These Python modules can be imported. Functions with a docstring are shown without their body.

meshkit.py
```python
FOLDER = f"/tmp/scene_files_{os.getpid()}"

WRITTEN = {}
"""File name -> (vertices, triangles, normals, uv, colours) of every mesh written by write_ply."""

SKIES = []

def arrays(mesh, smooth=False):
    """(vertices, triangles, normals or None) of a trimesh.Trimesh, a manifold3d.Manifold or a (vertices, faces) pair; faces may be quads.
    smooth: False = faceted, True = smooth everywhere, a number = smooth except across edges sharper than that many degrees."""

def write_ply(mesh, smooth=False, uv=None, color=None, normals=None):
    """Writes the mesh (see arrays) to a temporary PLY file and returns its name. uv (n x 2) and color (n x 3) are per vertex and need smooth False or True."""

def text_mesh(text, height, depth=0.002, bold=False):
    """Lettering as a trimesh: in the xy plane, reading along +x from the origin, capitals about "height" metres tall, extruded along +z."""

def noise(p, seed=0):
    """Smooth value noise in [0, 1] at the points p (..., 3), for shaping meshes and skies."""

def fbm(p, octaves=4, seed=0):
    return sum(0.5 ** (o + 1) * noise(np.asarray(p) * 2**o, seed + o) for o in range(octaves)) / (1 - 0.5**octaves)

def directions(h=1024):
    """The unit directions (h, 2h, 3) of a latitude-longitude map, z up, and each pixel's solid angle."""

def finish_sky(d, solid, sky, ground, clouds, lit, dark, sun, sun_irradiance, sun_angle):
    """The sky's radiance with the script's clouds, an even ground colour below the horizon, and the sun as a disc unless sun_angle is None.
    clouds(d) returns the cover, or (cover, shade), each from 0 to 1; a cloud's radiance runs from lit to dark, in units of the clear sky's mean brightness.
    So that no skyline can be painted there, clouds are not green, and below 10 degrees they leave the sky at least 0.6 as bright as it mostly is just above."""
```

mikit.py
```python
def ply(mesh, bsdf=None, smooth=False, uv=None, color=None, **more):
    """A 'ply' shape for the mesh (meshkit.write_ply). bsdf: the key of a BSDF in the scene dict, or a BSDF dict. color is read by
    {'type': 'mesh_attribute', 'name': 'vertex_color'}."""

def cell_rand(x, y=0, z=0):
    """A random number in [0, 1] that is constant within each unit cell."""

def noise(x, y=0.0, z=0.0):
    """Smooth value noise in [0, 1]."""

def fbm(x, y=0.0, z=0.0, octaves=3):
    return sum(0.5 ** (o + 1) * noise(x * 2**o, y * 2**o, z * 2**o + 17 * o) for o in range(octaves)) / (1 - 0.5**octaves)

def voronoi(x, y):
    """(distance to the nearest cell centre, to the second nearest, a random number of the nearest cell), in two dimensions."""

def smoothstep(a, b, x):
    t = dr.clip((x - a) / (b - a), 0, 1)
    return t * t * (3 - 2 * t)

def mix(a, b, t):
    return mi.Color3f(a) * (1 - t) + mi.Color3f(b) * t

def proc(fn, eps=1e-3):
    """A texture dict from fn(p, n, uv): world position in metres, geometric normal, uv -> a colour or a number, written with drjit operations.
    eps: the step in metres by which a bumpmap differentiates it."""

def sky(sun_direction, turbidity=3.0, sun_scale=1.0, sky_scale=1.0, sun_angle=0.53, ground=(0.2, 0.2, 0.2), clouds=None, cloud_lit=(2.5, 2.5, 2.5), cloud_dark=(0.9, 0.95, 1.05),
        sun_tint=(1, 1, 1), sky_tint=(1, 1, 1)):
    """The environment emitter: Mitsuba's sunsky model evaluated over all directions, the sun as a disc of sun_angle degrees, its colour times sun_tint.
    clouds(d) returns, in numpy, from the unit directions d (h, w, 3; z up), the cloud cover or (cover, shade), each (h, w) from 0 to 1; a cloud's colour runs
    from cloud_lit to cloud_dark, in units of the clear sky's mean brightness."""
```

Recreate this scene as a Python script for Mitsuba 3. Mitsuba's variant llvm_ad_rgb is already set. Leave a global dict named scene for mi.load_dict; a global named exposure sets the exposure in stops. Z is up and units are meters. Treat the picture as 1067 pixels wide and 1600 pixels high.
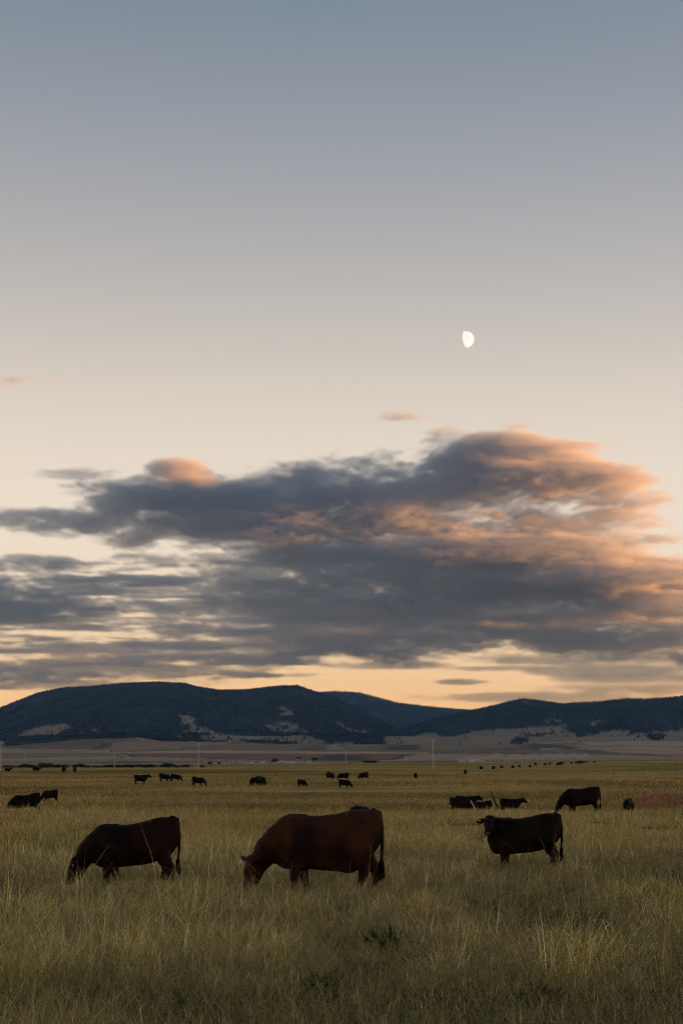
import math, random
import numpy as np, trimesh, manifold3d, mitsuba as mi, drjit as dr
import mikit, meshkit
from mikit import noise, fbm, smoothstep, mix

T = mi.ScalarTransform4f
scene, labels = {}, {}
rng = np.random.default_rng(11)

# ------------------------------------------------------------------ camera, sky, exposure
W, H, FPX = 1067.0, 1600.0, 2885.0            # picture size and focal length in its pixels (a long-ish portrait lens)
PITCH = math.radians(7.74)
EYE = np.array([0.0, 0.0, 2.15])
exposure = 4.29
scene['camera'] = {'type': 'perspective', 'fov': 2 * math.degrees(math.atan(W / 2 / FPX)), 'fov_axis': 'x', 'near_clip': 0.5, 'far_clip': 3e5,
                   'to_world': T().look_at(origin=EYE.tolist(), target=[0, math.cos(PITCH), EYE[2] + math.sin(PITCH)], up=[0, 0, 1])}
SUN_AZ, SUN_EL = math.radians(95.0), math.radians(2.6)
SUN = [math.sin(SUN_AZ) * math.cos(SUN_EL), math.cos(SUN_AZ) * math.cos(SUN_EL), math.sin(SUN_EL)]


def sky_gradient(d):
    """Cover that paints the gradient of the clear sky: grey-blue high up, pale and milky lower down."""
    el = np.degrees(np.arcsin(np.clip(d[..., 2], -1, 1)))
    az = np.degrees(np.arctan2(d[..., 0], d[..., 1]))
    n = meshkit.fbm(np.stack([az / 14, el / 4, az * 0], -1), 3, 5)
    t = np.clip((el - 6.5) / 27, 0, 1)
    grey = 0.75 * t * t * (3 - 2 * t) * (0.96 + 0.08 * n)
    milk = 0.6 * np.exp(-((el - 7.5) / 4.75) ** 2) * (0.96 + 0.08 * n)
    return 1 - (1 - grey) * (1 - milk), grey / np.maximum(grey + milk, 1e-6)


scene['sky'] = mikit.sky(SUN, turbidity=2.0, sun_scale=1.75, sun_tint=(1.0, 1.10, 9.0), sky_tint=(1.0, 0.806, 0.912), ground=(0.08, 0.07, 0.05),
                         clouds=sky_gradient, cloud_lit=(2.26, 2.09, 1.95), cloud_dark=(0.03, 0.275, 0.46))  # clear sky gradient painted in as cloud cover

# ------------------------------------------------------------------ the lie of the land, in metres (camera over the origin, looking along +y)
PROFILE_D = [0, 20, 40, 60, 95, 112, 132, 160, 195, 240, 290, 360, 480, 600, 800, 1100, 1500, 2500, 3500, 5000, 6500, 7800, 12000, 40000]
PROFILE_Z = [0, 0, 0, -.12, -.45, -.85, -1.45, -2.1, -1.75, -1.3, -1.05, -1.1, -1.0, -.55, -.1, .5, .9, 1.2, 6, 24, 48, 78, 120, 150]
# skylines: bearing steps of the mountain crests (in steps of 1/FPX) and their height over the eye's level in the same steps
CRESTS = [
    (12300.0, 7300.0, [(-6000, 60), (-3500, 85), (-2200, 70), (-1300, 95), (-900, 70), (-660, 66), (-540, 78), (-505, 92), (-473, 105), (-433, 114), (-383, 117), (-343, 120.5), (-283, 122), (-243, 120), (-223, 114),
                       (-193, 109.5), (-150, 109.5), (-113, 113.5), (-68, 115.5), (-52, 109), (-20, 98), (20, 80), (70, 55), (130, 30), (220, 5), (400, -20), (6000, -20)]),
    (18500.0, 12000.0, [(-6000, -30), (-240, 20), (-120, 80), (-80, 98), (-43, 107.5), (-13, 110), (27, 108), (57, 100), (87, 92), (127, 87), (167, 83), (209, 80), (260, 76), (330, 60), (500, 20), (900, -20), (6000, -20)]),
    (11200.0, 8000.0, [(-6000, -30), (-60, -10), (20, 15), (80, 40), (140, 64), (190, 76), (212, 80.5), (237, 86), (267, 94), (282, 97), (307, 94), (342, 89.5), (367, 91), (407, 93.5), (442, 98), (477, 97), (533, 102),
                       (600, 108), (760, 96), (1000, 118), (1500, 130), (2300, 165), (3600, 190), (6000, 228)]),  # crests beyond the right of the view are raised to block the sun
]


def ridged(x, y, s, seed, octaves=4):
    p = np.stack([x / s, y / s, np.zeros_like(x)], -1)
    return 1 - np.abs(2 * meshkit.fbm(p, octaves, seed) - 1) * 2.0


def land(x, y):
    """Ground height at (x, y); arrays."""
    x, y = np.asarray(x, float), np.asarray(y, float)
    r = np.hypot(x, y)
    z = np.interp(r, PROFILE_D, PROFILE_Z)
    far = np.clip((r - 450) / 900, 0, 1)
    z = z + far * np.clip(x / np.maximum(r, 1) + .02, -.04, .18) / .18 * 3.4 * np.clip(1.2 - (r - 1500) / 2500, 0, 1)
    p = np.stack([x, y, np.zeros_like(x)], -1)
    z = z + (meshkit.fbm(p / 26.0, 3, 41) - .5) * .5 * np.clip((r - 6) / 60, 0, 1) * np.clip(1.5 - r / 900, 0, 1)
    z = z + (meshkit.fbm(p / [150.0, 60.0, 1], 2, 42) - .5) * 1.0 * np.clip((r - 100) / 200, 0, 1) * np.clip(2 - r / 1200, 0, 1)
    hills = np.clip((r - 2600) / 4500, 0, 1)
    z = z + hills * ((ridged(x, y, 1700.0, 43, 3) - .35) * 58 + (meshkit.fbm(p / 700.0, 3, 44) - .5) * 16)
    if np.any(r > 6000):
        b = np.arctan2(x, np.maximum(y, 1e-9) * (y > 0) + y * (y <= 0))
        step = np.where(np.abs(b) < 1.1, np.tan(np.clip(b, -1.1, 1.1)) * FPX, np.sign(b) * (5670 + (np.abs(b) - 1.1) * 200))
        for D, base, nodes in CRESTS:
            hs, hz = zip(*nodes)
            h = np.interp(step, hs, hz)
            Dl = D * (1 + .0 * h)
            crest = h * Dl / FPX * np.clip(1 / np.cos(np.clip(b, -1.1, 1.1)), 1, 1.4) ** -1
            rr = np.where(np.abs(b) < 1.1, r * np.cos(np.clip(b, -1.1, 1.1)), r)     # crests run across the view
            t = (rr - base) / (Dl - base)
            up = np.clip(t, 0, 1)
            face = np.where(t <= 1, up ** 1.25 * (1.55 - .55 * up), np.clip(1 - (t - 1) * .9, 0, 1))
            carve = (ridged(x, y, 2100.0, 50, 5) - .45) * 120 * np.clip(up * (1 - up) * 4, 0, 1) * (t <= 1)
            z = np.maximum(z, crest * face + carve * np.clip(crest / 300, 0, 1) + np.where(t < 0, -200, 0))
    if np.any(x > 3500):                            # added range out of view, keeps the low sun off the land
        z = np.maximum(z, 1040 * np.exp(-((x - 9300) / 1900.0) ** 2) * (.9 + .2 * meshkit.noise(np.stack([y / 1800, x * 0, x * 0], -1), 9)) - 25)
    return z


def height(x, y):
    return float(land(np.array([x]), np.array([y]))[0])


def spot(px, d):
    """The point on the ground at bearing px (in steps of 1/FPX from the picture's middle, as counted from its left side) and d metres off."""
    x = (px - W / 2) / FPX * d
    return np.array([x, d, height(x, d)])

# clearings and woods on the slopes: outlines in plan, metres
CLEARINGS = [
    [(-1450, 8514), (-1443, 8646), (-1418, 8640), (-1382, 8893), (-1297, 8633), (-1266, 8525), (-1263, 8408), (-1223, 8212), (-1221, 8073), (-1256, 8135), (-1313, 8351), (-1350, 8405), (-1368, 8303), (-1387, 8209)],
    [(-839, 9117), (-782, 9077), (-735, 9086), (-695, 9059), (-723, 8928), (-697, 8838), (-643, 8764), (-576, 8594), (-502, 8453), (-402, 8381), (-250, 7707), (-34, 7238), (-509, 7213), (-572, 7660), (-649, 8197),
     (-685, 8315), (-707, 8477), (-714, 8743), (-762, 8849), (-807, 8968)],
    [(-415, 8963), (-367, 8928), (-317, 8829), (-236, 8677), (-154, 8628), (-165, 8585), (-248, 8568), (-324, 8619), (-379, 8856)],
    [(-337, 8952), (-274, 8918), (-199, 8778), (-173, 8677), (-228, 8694), (-303, 8863)],
    [(-331, 9401), (-304, 9387), (-237, 9059), (-249, 9043), (-295, 9108)],
    [(-24, 9086), (36, 9006), (83, 8999), (138, 8975), (157, 8948), (119, 8889), (51, 8913), (-5, 8967)],
    [(-934, 8083), (-881, 8161), (-735, 8203), (-706, 8134), (-689, 7597), (-585, 7224), (-855, 7179)],
    [(-1185, 8348), (-1138, 8345), (-1114, 8295), (-1164, 8279)], [(-1140, 8531), (-1114, 8559), (-1098, 8392)],
    [(173, 7516), (346, 9386), (408, 9308), (532, 9222), (717, 9138), (836, 9047), (949, 9236), (1035, 9437), (1133, 9435), (1138, 9030), (1077, 8968), (1112, 8753), (1237, 8778), (1364, 8717), (1536, 8925),
     (1657, 8960), (1819, 8948), (1276, 6277), (165, 7170)],
    [(1037, 9514), (1110, 9517), (1154, 9498), (1091, 9494)], [(1247, 9430), (1319, 9476), (1329, 9432), (1272, 9373)], [(1620, 8960), (1657, 8960), (1643, 8883), (1594, 8904)],
    [(1078, 11170), (1135, 11042), (1097, 10970)]]
WOODS = [
    [(753, 8809), (815, 8823), (906, 8816), (1007, 8766), (951, 8671), (745, 7374), (662, 7164)],
    [(1400, 8619), (1471, 8636), (1523, 8589), (1180, 7000)],
    [(-858, 7604), (-873, 8089), (-817, 8027), (-715, 7603), (-629, 7451), (-635, 7227), (-743, 7306)],
    [(-461, 8233), (-396, 8253), (-275, 7656), (-283, 7520), (-379, 7624)]]


def inside(polys, x, y):
    import shapely
    return np.any([shapely.contains_xy(shapely.Polygon(p), x, y) for p in polys], axis=0)


def forested(x, y, z):
    """Whether conifers cover the point (arrays)."""
    r = np.hypot(x, y)
    p = np.stack([x, y, np.zeros_like(x)], -1)
    n, m = meshkit.fbm(p / 260.0, 4, 60) - .5, meshkit.fbm(p / 90.0, 3, 61) - .5
    wx, wy = x + n * 70 + m * 40, y + n * 420 + m * 160
    b = (x / np.maximum(y, 1)) * FPX
    edge = np.interp(np.where(y > 0, b, 4000), [-900, -533, -300, -60, 60, 4000], [66, 68, 72, 74, 70, 70])
    slope = (z > edge + n * 44 + m * 16) & (r > 6900)
    return (slope & ~inside(CLEARINGS, wx, wy)) | (inside(WOODS, x + n * 160 + m * 110, y + n * 900 + m * 500) & (m + .6 * n > -.01))


def bearings(fine):
    lim = math.radians(14.5)
    return np.concatenate([np.linspace(-lim, lim, fine), np.linspace(lim, 2 * math.pi - lim, 150)[1:]])


def sheet(radii, fine, z_of=land):
    """A ring of ground between the radii all the way round; closed."""
    a = bearings(fine)
    A, R = np.meshgrid(a, radii)
    x, y = R * np.sin(A), R * np.cos(A)
    n, m = len(radii), len(a)
    v = np.stack([x.ravel(), y.ravel(), z_of(x, y).ravel()], -1)
    i, j = np.meshgrid(np.arange(n - 1), np.arange(m - 1), indexing='ij')
    k = (i * m + j).ravel()
    f = np.concatenate([np.stack([k, k + 1, k + m], -1), np.stack([k + 1, k + m + 1, k + m], -1)])
    return v, f


def blend(a, b, t):
    return np.asarray(a) * (1 - t[:, None]) + np.asarray(b) * t[:, None]


def vertex_bsdf():
    return {'type': 'twosided', 'bsdf': {'type': 'diffuse', 'reflectance': {'type': 'mesh_attribute', 'name': 'vertex_color'}}}


def soil(p, n, uv):
    a = fbm(p.x * 1.3, p.y * 1.3, 0, 3)
    b = fbm(p.x * .05, p.y * .12, 3, 3)
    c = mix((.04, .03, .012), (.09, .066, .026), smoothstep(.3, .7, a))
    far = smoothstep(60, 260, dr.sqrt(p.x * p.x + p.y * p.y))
    field = mix(mix((.49, .28, .085), (.62, .37, .125), smoothstep(.35, .65, b)), (.30, .17, .05), smoothstep(.42, .66, fbm(p.x * .018, p.y * .04, 9, 4)))
    field = field * (.8 + .4 * fbm(p.x * .5, p.y * .25, 5, 3))
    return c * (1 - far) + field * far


scene['soil_cover'] = {'type': 'diffuse', 'reflectance': mikit.proc(soil)}
v, f = sheet(np.concatenate([[.3], np.geomspace(2, 1500, 230)]), 260)
scene['pasture_ground'] = mikit.ply((v, f), 'soil_cover', smooth=True)
labels['pasture_ground'] = {'label': 'dry khaki pasture ground running out to the valley', 'category': 'ground', 'kind': 'structure'}

# the valley floor: hay fields and stubble in long strips
v, f = sheet(np.geomspace(1500, 7000, 190), 620)
x, y, z = v.T
p = np.stack([x, y, x * 0], -1)
wx, wy = x + (meshkit.fbm(p / 600, 3, 70) - .5) * 700, y + (meshkit.fbm(p / 900, 3, 71) - .5) * 1300
cell = np.stack([np.floor(wx / 620), np.floor(wy / 430), wx * 0], -1)
tone, hue = np.clip(meshkit.noise(cell + .0, 72) * 1.5 - .25, 0, 1), meshkit.noise(cell + .0, 73)
c = blend((.25, .14, .09), (.58, .345, .215), tone)
c = blend(c, (.20, .16, .095), np.clip(hue * 1.6 - .9, 0, .7))
c *= (.86 + .3 * meshkit.fbm(p / [160, 420, 1], 4, 74))[:, None]
cut = np.maximum(np.abs((wx / 620) % 1 - .5), np.abs((wy / 430) % 1 - .5))
c = np.where((cut > .472)[:, None], c * np.where(hue > .5, 1.35, .55)[:, None], c)      # tracks and fence lines between the fields
near = np.clip((2300 - np.hypot(x, y)) / 700, 0, 1)
c = blend(c, (.36, .28, .11), near * .8)
w = forested(x, y, z)
scrub = np.clip((meshkit.fbm(p / [200, 900, 1], 4, 75) - .60) * 9, 0, 1) * (np.hypot(x, y) > 2300) * .6
c = blend(c, (.05, .05, .035), scrub)
c = np.where(w[:, None], (.014, .018, .019), c)
scene['valley_cover'] = vertex_bsdf()
scene['valley_fields'] = mikit.ply((v, f), 'valley_cover', smooth=True, color=c)
labels['valley_fields'] = {'label': 'pale mauve stubble fields and foothills below the mountains', 'category': 'valley', 'kind': 'structure'}

# the mountains
v, f = sheet(np.concatenate([np.linspace(7000, 12500, 170), np.linspace(12500, 19000, 70)[1:], np.geomspace(19000, 27000, 10)[1:]]), 900)
x, y, z = v.T
w = forested(x, y, z)
p = np.stack([x, y, x * 0], -1)
grass_c = blend((.25, .165, .11), (.44, .29, .19), meshkit.fbm(p / [140, 500, 1], 4, 76))
tree_c = blend((.016, .016, .015), (.034, .034, .030), np.clip(meshkit.fbm(p / [90, 240, 1], 4, 77) * 2 - .5, 0, 1))
v = v.copy()
v[:, 2] += np.where(w, 9 * meshkit.noise(p / [9, 30, 1], 78) + 3, 0)        # the canopy stands above the grass
scene['mountain_slopes'] = mikit.ply((v, f), 'valley_cover', smooth=True, color=np.where(w[:, None], tree_c, grass_c))
labels['mountain_slopes'] = {'label': 'dark forested mountains with pale clearings along the horizon', 'category': 'mountains', 'kind': 'structure'}


def conifers():
    """The far woods: small cones set through the forest that faces the valley, most of all along the crests."""
    r = np.random.default_rng(5)
    n = 260000
    b, rr = r.uniform(-620, 620, n), np.where(r.random(n) < .8, r.uniform(7000, 12600, n), r.uniform(13000, 19000, n))
    x, y = b / FPX * rr, rr
    z = land(x, y)
    m = forested(x, y, z)
    z2 = land(x * 1.02, y * 1.02)
    crest = z2 < z + 12                                # near a crest, where single trees show against the sky
    near = forested(x + 60, y + 60, z) | forested(x - 60, y - 120, z)      # stragglers out in the clearings
    keep = (m & (crest | (r.random(n) < .16))) | (~m & near & (r.random(n) < .03)) | (~m & (r.random(n) < .002))
    x, y, z = x[keep], y[keep], z[keep]
    n = len(x)
    h, w = r.uniform(9, 21, n), r.uniform(2.6, 4.5, n)
    k = np.arange(4) * math.pi / 2
    base = np.stack([x[:, None] + w[:, None] * np.cos(k), y[:, None] + w[:, None] * np.sin(k), np.repeat(z[:, None] + 2, 4, 1)], -1)
    v = np.concatenate([base, np.stack([x, y, z + 2 + h], -1)[:, None]], 1).reshape(-1, 3)
    f = np.concatenate([np.stack([np.arange(n) * 5 + i, np.arange(n) * 5 + (i + 1) % 4, np.arange(n) * 5 + 4], -1) for i in range(4)])
    scene['conifer_green'] = {'type': 'diffuse', 'reflectance': {'type': 'rgb', 'value': [.020, .020, .018]}}
    scene['conifer_forest'] = mikit.ply((v, f), 'conifer_green', smooth=False)
    labels['conifer_forest'] = {'label': 'dark conifer forest covering the mountain slopes', 'category': 'forest', 'kind': 'stuff'}


conifers()

# ------------------------------------------------------------------ the cloud bank: a real bank of vapour some 25 km off
CLOUD_D = 25000.0
CPX = CLOUD_D / FPX                                # metres per step of bearing or height out there


def cloud_bank():
    horizon = 1192.0
    # lobes and layers (centre, half width, half height, weight), in steps of CPX metres in the bank's own upright plane
    blobs = [
        (285, 749, 62, 26, .9, -560), (205, 764, 130, 36, .95), (330, 774, 175, 56, 1), (480, 772, 155, 66, 1), (420, 815, 210, 32, 1), (400, 900, 160, 24, .95), (380, 950, 180, 24, .95), (620, 776, 165, 74, 1), (750, 750, 135, 84, 1),
        (775, 702, 85, 34, .9, -300), (870, 745, 120, 66, 1), (950, 770, 85, 44, .9), (1010, 781, 55, 26, .6), (880, 812, 170, 34, 1, 300), (1010, 818, 55, 18, .6, 100), (560, 815, 240, 44, 1),
        (110, 806, 165, 25, 1), (10, 803, 90, 20, .9), (125, 747, 95, 13, .75, -400), (215, 826, 80, 22, .7), (320, 842, 70, 16, .55),
        (690, 862, 280, 64, 1), (520, 862, 170, 50, 1), (900, 880, 160, 44, 1), (1010, 915, 150, 50, 1), (600, 900, 200, 30, 1), (740, 905, 300, 40, 1), (850, 835, 200, 30, 1, 300),
        (720, 960, 470, 66, 1, 420), (480, 925, 230, 46, 1), (950, 990, 270, 40, 1, 420), (1230, 1010, 220, 50, 1, -330), (400, 985, 270, 26, 1), (1180, 915, 120, 50, 1, 500),  # lobe mostly past the right edge is set forward to shade the low bank
        (30, 878, 95, 20, .95), (60, 945, 150, 26, .95), (-60, 920, 120, 50, 1), (320, 1012, 300, 16, 1), (60, 1040, 180, 14, .95), (210, 1048, 200, 13, 1), (60, 1068, 120, 9, .9), (-80, 1050, 150, 26, 1),
        (150, 1046, 320, 15, 1), (250, 1022, 300, 12, 1), (90, 1070, 190, 9, .95), (420, 1005, 200, 14, .95), (330, 1030, 220, 10, .9), (300, 868, 150, 14, .85), (160, 905, 170, 14, .9),
        (615, 1041, 125, 8, 1.4), (900, 1033, 220, 11, 1.4), (945, 1050, 175, 12, 1.4), (1000, 1064, 150, 11, 1.4), (720, 1068, 48, 5, 1.3), (850, 1092, 215, 9, 1.4), (990, 1081, 150, 12, 1.4), (800, 1046, 120, 6, 1.2), (600, 1010, 180, 14, .9), (1150, 1060, 130, 20, 1),
        (775, 866, 230, 24, .95, -650), (945, 905, 160, 24, .95, -650), (1050, 955, 90, 28, 1, -700), (860, 758, 150, 32, .85, -600), (815, 700, 90, 20, .8, -500), (1000, 850, 130, 13, .7, -500),
        (627, 650, 50, 10, .8, -300), (455, 640, 36, 7, .2, -300), (20, 592, 60, 15, .3, -300), (45, 505, 50, 14, .1, -300), (812, 668, 40, 9, .7, -400), (705, 680, 44, 12, .75, -400),
    ]
    x0, x1, z0, z1, nx, nz, ny = -200.0, 1500.0, 1112.0, 570.0, 900, 290, 26
    depth = 2200.0                                  # metres
    px = np.linspace(x0, x1, nx, dtype=np.float32)
    pz = np.linspace(z0, z1, nz, dtype=np.float32)
    py = np.linspace(-depth / 2, depth / 2, ny, dtype=np.float32)
    X, Y, Z = ((px - W / 2) * CPX)[None, None, :], py[None, :, None], ((horizon - pz) * CPX)[:, None, None]
    shape = (nz, ny, nx)
    # slow swelling, worked out on a coarse lattice
    from scipy.ndimage import zoom
    cs = (nz // 6, 6, nx // 6)
    cg = np.stack(np.meshgrid(np.linspace(Z.min(), Z.max(), cs[0]), np.linspace(Y.min(), Y.max(), cs[1]), np.linspace(X.min(), X.max(), cs[2]), indexing='ij'), -1)[..., ::-1]
    big = zoom((meshkit.fbm(cg / [2400, 1500, 800], 3, 4) - .5).astype(np.float32), [a / b for a, b in zip(shape, cs)], order=1)
    F = np.full(shape, -3.0, np.float32)
    for cx, cy, rx, rz, w, *deep in blobs:
        cX, cZ, RX, RZ = (cx - W / 2) * CPX, (horizon - cy) * CPX, rx * CPX, rz * CPX
        RY = np.clip(1.4 * RZ, 130, 520)
        cY = deep[0] if deep else 100 * math.sin(cx * .013 + cy * .021) + min(max((720 - cx) * 1.3, -50), 520)
        i0, i1 = np.searchsorted(px, [cx - rx * 1.8, cx + rx * 1.8])
        k0, k1 = np.searchsorted(-pz, [-(cy + rz * 1.8) - 30, -(cy - rz * 1.8) + 30])
        s = (slice(k0, k1), slice(None), slice(i0, i1))
        d2 = ((X[..., i0:i1] - cX) / RX) ** 2 + ((Z[k0:k1] + big[s] * 260 * min(1, rz / 45) - cZ) / RZ) ** 2 + ((Y - cY) / RY) ** 2
        F[s] = np.maximum(F[s], w * (1 - d2) - (1 - w) * .35)
    # thin broken layers low on the left
    m = np.clip(1 - ((px[None, None, :] - 190) / 430) ** 4, 0, 1) * np.clip(1 - ((pz[:, None, None] - 968) / 122) ** 4, 0, 1)
    wide = np.clip(1 - ((Y - 350) / 420) ** 2, 0, 1)
    near = np.argwhere((F > -1.3) | ((m * wide) > .02))
    P = np.stack([X[0, 0, near[:, 2]], Y[0, near[:, 1], 0], Z[near[:, 0], 0, 0]], -1)
    at = tuple(near.T)
    lay = (meshkit.fbm(P / np.array([1150, 800, 84], np.float32), 5, 33) - .365).astype(np.float32) * 4.6
    mm = (m * wide)[at]
    f = np.maximum(np.maximum(F[at], -1.3), np.where(mm > .02, lay * mm - (1 - mm) * 1.2, -9)) * .62 + .45 * big[at]
    for o, (sx, sy, sz, a) in enumerate([(760, 620, 230, .55), (340, 460, 125, .42), (150, 360, 66, .32), (68, 300, 36, .25)]):
        f += a * (meshkit.noise(P / np.array([sx, sy, sz], np.float32) + 7.3 * o, 20 + o) - .5).astype(np.float32)
    rho = np.zeros(shape, np.float32)
    rho[at] = np.clip((f + .03) / .42, 0, 1) ** 1.3
    for ax in range(3):                             # fades out before the box ends
        n = shape[ax]
        e = np.clip(np.minimum(np.arange(n), n - 1 - np.arange(n)) / 2.0, 0, 1).astype(np.float32)
        rho *= e.reshape([-1 if k == ax else 1 for k in range(3)])
    sigma = 0.0052
    box = T().translate([(x0 - W / 2) * CPX, CLOUD_D - depth / 2, (horizon - z0) * CPX]).scale([(x1 - x0) * CPX, depth, (z0 - z1) * CPX])
    scene['cloud_vapour'] = {'type': 'heterogeneous', 'albedo': {'type': 'rgb', 'value': [.645, .72, .825]}, 'scale': 1.0,
                             'sigma_t': {'type': 'gridvolume', 'grid': mi.VolumeGrid((rho * sigma)[..., None]), 'to_world': box, 'filter_type': 'trilinear', 'accel': False}}
    scene['cloud_bank'] = {'type': 'cube', 'bsdf': {'type': 'null'}, 'interior': {'type': 'ref', 'id': 'cloud_vapour'},
                           'to_world': box @ T().translate([.5, .5, .5]).scale(.5)}
    labels['cloud_bank'] = {'label': 'bank of dark slate grey cloud with orange lit edges above the mountains', 'category': 'cloud', 'kind': 'stuff'}


cloud_bank()

# ------------------------------------------------------------------ the grass
COLOURS = np.array([(.72, .52, .195), (.56, .42, .13), (.29, .27, .078), (.85, .68, .37), (.57, .365, .15), (.14, .13, .036)])


def strips(base, az, h, lean, w, curl, segs, side=None):
    """Tapered, bent blades as strips: (vertices (n, 2 segs + 1, 3), faces)."""
    n = len(base)
    t = np.linspace(0, 1, segs + 1)[None, :]
    out = lean[:, None] * t + curl[:, None] * t ** 2.2
    up = t * np.sqrt(np.clip(1 - .55 * np.clip(out, -1.2, 1.2) ** 2, .08, 1)) - np.clip(curl, 0, 9)[:, None] * .45 * t ** 3
    dx, dy = np.cos(az)[:, None], np.sin(az)[:, None]
    p = base[:, None, :] + h[:, None, None] * np.stack([out * dx, out * dy, up], -1)
    sa = az + math.pi / 2 if side is None else side
    s = np.stack([np.cos(sa), np.sin(sa), 0 * sa], -1)[:, None, :] * (w[:, None] * (1 - .75 * t[:, :-1]) / 2)[..., None]
    v = np.empty((n, 2 * segs + 1, 3))
    v[:, 0:2 * segs:2] = p[:, :-1] - s
    v[:, 1:2 * segs:2] = p[:, :-1] + s
    v[:, 2 * segs] = p[:, -1]
    f = [q for k in range(segs - 1) for q in ((2 * k, 2 * k + 1, 2 * k + 3), (2 * k, 2 * k + 3, 2 * k + 2))] + [(2 * segs - 2, 2 * segs - 1, 2 * segs)]
    f = (np.array(f)[None] + (np.arange(n) * (2 * segs + 1))[:, None, None]).reshape(-1, 3)
    return v.reshape(-1, 3), f


def scatter(r, n, d0, d1, spread=.215):
    """n points, evenly thick per picture-free log distance, over a wedge of the field a little wider than the view."""
    d = d0 * (d1 / d0) ** r.random(n)
    x = r.uniform(-1, 1, n) * (spread * d + 2.2)
    return x, d


def sward_tone(x, y, r):
    """Colour of each blade, from patches of straw, khaki and green in the field."""
    p = np.stack([x, y, x * 0], -1)
    a = meshkit.fbm(p / [2.6, 3.4, 1], 3, 80)
    b = meshkit.fbm(p / [9.0, 13.0, 1], 3, 81)
    g = np.clip((b - .5) * 5 + (a - .5) * 3 + .42, 0, 1)
    q = r.random(len(x))
    w = np.stack([.30 + .0 * g, .26 + .1 * g, .14 + .30 * g, .16 * (1 - g) + .03, .16 * (1 - .6 * g), .05 + .28 * g], -1)
    w = np.cumsum(w / w.sum(1, keepdims=True), 1)
    c = COLOURS[(q[:, None] > w).sum(1).clip(0, 5)]
    return c * r.uniform(.8, 1.2, (len(x), 1)) * (.85 + .3 * a)[:, None]


def tall(x, y):
    """1 in the ungrazed grass near the camera, 0 in the cropped pasture beyond."""
    p = np.stack([x, y, x * 0], -1)
    edge = 106 + 26 * (meshkit.fbm(p / [30, 30, 1], 2, 82) - .5) + np.clip(x, 0, 40) * .25
    return np.clip((edge - y) / 5, 0, 1)


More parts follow.
